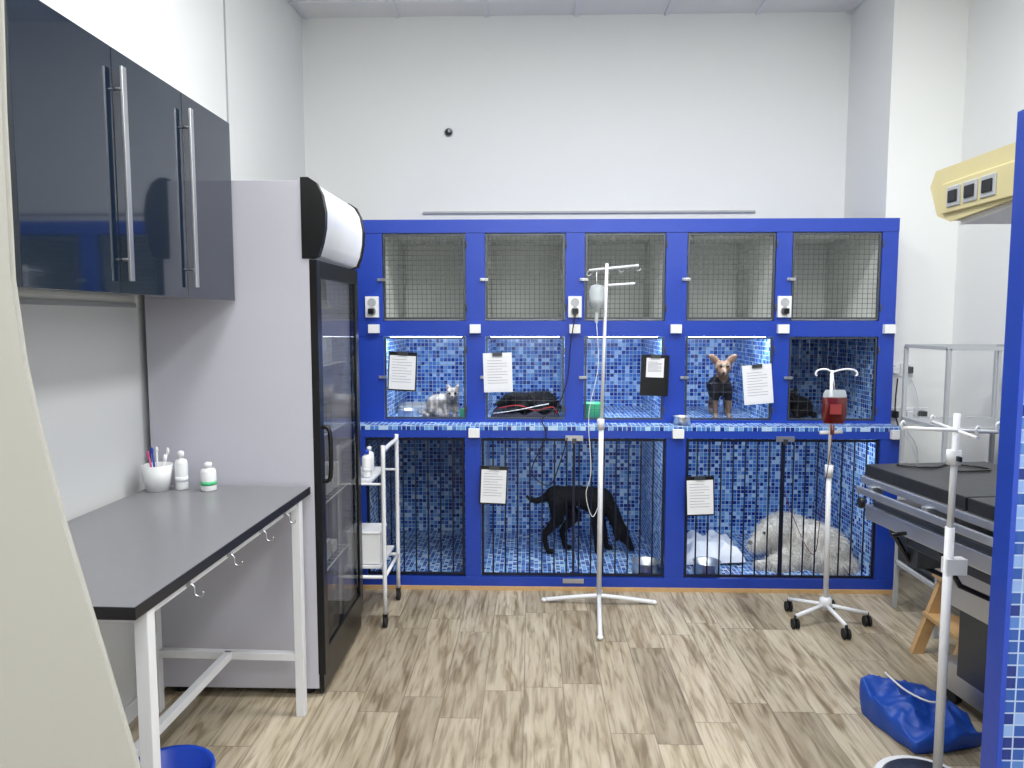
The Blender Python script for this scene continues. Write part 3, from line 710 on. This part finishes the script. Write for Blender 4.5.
creature('black_dog',chains,ells,lambda p:(17,17,20),0.007,4,(6000,0.014,0.0008,(-0.3,0,-0.5)),
 [((0.643,yb-0.032,0.108),0.010,'nose'),((0.598,yb-0.056,0.215),0.006,'eye'),((0.60,yb+0.012,0.215),0.006,'eye')])

def wc(p):
    t=noise.noise(p*9);return (228+14*t,226+14*t,222+14*t)
WD=-0.02
def dz(ch): return [(x+0.01,y,max(r+0.078,z+WD),r) for x,y,z,r in ch]
chains=[dz(c) for c in [[(1.74,4.42,0.20,0.118),(1.66,4.50,0.22,0.125),(1.56,4.56,0.25,0.122),(1.50,4.52,0.26,0.095)],
 [(1.51,4.50,0.29,0.08),(1.44,4.46,0.29,0.062)],
 [(1.44,4.46,0.285,0.064),(1.38,4.43,0.25,0.038),(1.335,4.41,0.23,0.028)],
 [(1.76,4.38,0.18,0.10),(1.70,4.31,0.14,0.06),(1.82,4.28,0.115,0.032),(1.74,4.25,0.105,0.028)],
 [(1.82,4.45,0.20,0.08),(1.84,4.36,0.14,0.04),(1.85,4.28,0.11,0.028)],
 [(1.54,4.46,0.20,0.06),(1.50,4.37,0.16,0.04),(1.40,4.34,0.125,0.026),(1.34,4.33,0.12,0.025)],
 [(1.60,4.46,0.20,0.06),(1.58,4.36,0.12,0.04),(1.48,4.31,0.105,0.027),(1.43,4.30,0.105,0.026)],
 [(1.83,4.46,0.20,0.04),(1.88,4.38,0.13,0.03),(1.86,4.29,0.105,0.025)]]]
ells=[((1.455,4.46,0.28),(0.056,0.052,0.052)),((1.475,4.405,0.25),(0.03,0.016,0.052),(0.2,0.2,0)),((1.49,4.52,0.25),(0.03,0.016,0.052),(-0.2,0.2,0))]
creature('white_shaggy_dog',chains,ells,wc,0.009,5,(18000,0.042,0.0014,(0.2,-0.2,-1.1)),
 [((1.320,4.40,0.212),0.014,'nose'),((1.400,4.400,0.272),0.009,'eye'),((1.405,4.48,0.278),0.009,'eye')])

G0=0.963
def tc_(p):
    if 1.075<p.z<1.215 and p.y>4.36 : return (24,24,30)
    if p.z>1.2 and abs(p.x-1.117)<0.010 and p.y<4.33: return (160,142,126)
    if p.z>1.29: return (112,88,72)
    if p.z>1.2: return (118,92,72)
    if p.z<1.0: return (150,132,114)
    return (122,98,78)
chains=[[(1.13,4.42,1.155,0.058),(1.15,4.54,1.16,0.055),(1.165,4.64,1.155,0.055)],
 [(1.13,4.41,1.18,0.045),(1.12,4.37,1.24,0.034)],
 [(1.12,4.36,1.265,0.044),(1.108,4.315,1.25,0.023),(1.102,4.285,1.243,0.015)],
 [(1.095,4.40,1.14,0.03),(1.09,4.40,1.06,0.017),(1.09,4.395,0.985,0.013),(1.088,4.375,0.975,0.013)],
 [(1.165,4.41,1.14,0.03),(1.17,4.41,1.06,0.017),(1.172,4.405,0.985,0.013),(1.17,4.385,0.975,0.013)],
 [(1.13,4.63,1.14,0.042),(1.125,4.59,1.08,0.028),(1.12,4.65,1.03,0.014),(1.12,4.64,0.985,0.013),(1.12,4.62,0.975,0.013)],
 [(1.20,4.63,1.14,0.042),(1.21,4.59,1.08,0.028),(1.215,4.65,1.03,0.014),(1.215,4.64,0.985,0.013),(1.215,4.62,0.975,0.013)],
 [(1.17,4.68,1.18,0.014),(1.19,4.74,1.22,0.01),(1.20,4.75,1.28,0.007)]]
ells=[((1.12,4.36,1.272),(0.046,0.045,0.041)),
 ((1.073,4.37,1.318),(0.022,0.009,0.046),(0,-0.8,0)),((1.168,4.37,1.318),(0.022,0.009,0.046),(0,0.8,0))]
creature('tan_small_dog',chains,ells,tc_,0.005,2,(3500,0.008,0.0006,(0,0,-0.5)),
 [((1.100,4.27,1.246),(0.010,0.008,0.008),'nose'),((1.098,4.321,1.283),0.009,'eye'),((1.137,4.321,1.283),0.009,'eye')])

def kitten(name,x,y,z,c1,c2,s=1.0,mir=1):
    def P(a,b_,c,r): return (x+a*s*mir,y+b_*s,z+c*s,r*s)
    ch=[[P(-0.05,0.06,0.055,0.052),P(0.0,0.03,0.07,0.048),P(0.035,-0.005,0.085,0.036)],
     [P(0.035,-0.01,0.09,0.03),P(0.045,-0.03,0.115,0.03)],[P(0.047,-0.04,0.12,0.034),P(0.05,-0.068,0.112,0.016)],
     [P(0.02,-0.02,0.06,0.02),P(0.018,-0.03,0.015,0.012),P(0.02,-0.045,0.012,0.012)],[P(0.055,-0.01,0.06,0.02),P(0.058,-0.025,0.015,0.012),P(0.06,-0.04,0.012,0.012)],
     [P(-0.05,0.03,0.04,0.035),P(-0.02,0.0,0.025,0.02),P(0.0,-0.02,0.012,0.013)],
     [P(-0.09,0.08,0.02,0.013),P(-0.11,0.03,0.014,0.011),P(-0.08,-0.02,0.012,0.009)]]
    def E(a,b_,c,r,rot): return ((x+a*s*mir,y+b_*s,z+c*s),tuple(q*s for q in r),(rot[0],rot[1]*mir,rot[2]))
    el=[E(0.027,-0.035,0.150,(0.013,0.006,0.022),(0,-0.35,0)),E(0.068,-0.035,0.150,(0.013,0.006,0.022),(0,0.35,0))]
    def cf_(p):
        t=noise.noise(Vector((p.x*40,p.y*12,p.z*30)));t=max(-0.5,min(0.5,t));return tuple(a*(0.5+t)+b2*(0.5-t) for a,b2 in zip(c1,c2))
    def Q(a,b_,c): return (x+a*s*mir,y+b_*s,z+c*s)
    creature(name,ch,el,cf_,0.0045*s,2,(3500,0.012,0.0006,(0,0,-0.3)),
      [(Q(0.034,-0.072,0.128),0.007*s,'eye'),(Q(0.064,-0.072,0.128),0.007*s,'eye'),(Q(0.05,-0.086,0.113),0.005*s,'nose')])
kitten('grey_kitten',-0.53,4.44,G0,(215,210,205),(130,124,120),1.2,1)
kitten('black_kitten',1.60,4.48,G0,(26,26,30),(16,16,18),1.1,-1)

z0=G0+0.03
chains=[[(0.09,4.55,z0+0.055,0.062),(0.02,4.52,z0+0.06,0.06),(-0.06,4.48,z0+0.055,0.052)],
 [(-0.06,4.46,z0+0.08,0.04),(-0.12,4.43,z0+0.085,0.036)],[(-0.14,4.42,z0+0.08,0.038),(-0.18,4.40,z0+0.062,0.022),(-0.20,4.39,z0+0.055,0.016)],
 [(-0.05,4.43,z0+0.04,0.028),(-0.11,4.38,z0+0.02,0.016),(-0.16,4.37,z0+0.016,0.015)],
 [(0.10,4.50,z0+0.05,0.045),(0.04,4.44,z0+0.03,0.03),(0.10,4.41,z0+0.018,0.016),(0.05,4.39,z0+0.016,0.015)],
 [(0.14,4.56,z0+0.05,0.016),(0.17,4.48,z0+0.02,0.013),(0.14,4.40,z0+0.018,0.01)]]
ells=[((-0.125,4.385,z0+0.085),(0.016,0.008,0.032),(0.2,0.2,0)),((-0.115,4.45,z0+0.095),(0.016,0.008,0.032),(-0.3,0.2,0))]
creature('black_lapdog',chains,ells,lambda p:(20,20,24),0.006,3,(5000,0.018,0.0008,(0,-0.1,-0.4)),
 [((-0.213,4.385,z0+0.06),0.008,'nose'),((-0.165,4.385,z0+0.092),0.005,'eye')])

# ---------------------------------------------------------------- camera / world
f=740.0;p=math.atan(64/f);a=math.atan(20/f*math.cos(p))
cd=bpy.data.cameras.new('camera');cd.sensor_width=36;cd.lens=f/1024*36;cd.clip_start=0.05
co=bpy.data.objects.new('camera',cd);co.location=(0,0,1.55);co.rotation_euler=(math.pi/2-p,0,a);col.objects.link(co);scene.camera=co
w=bpy.data.worlds.new('world');w.use_nodes=True;w.node_tree.nodes['Background'].inputs[0].default_value=(0.8,0.85,0.9,1);w.node_tree.nodes['Background'].inputs[1].default_value=0.2;scene.world=w
scene.view_settings.view_transform='Standard'
scene.view_settings.exposure=0.0
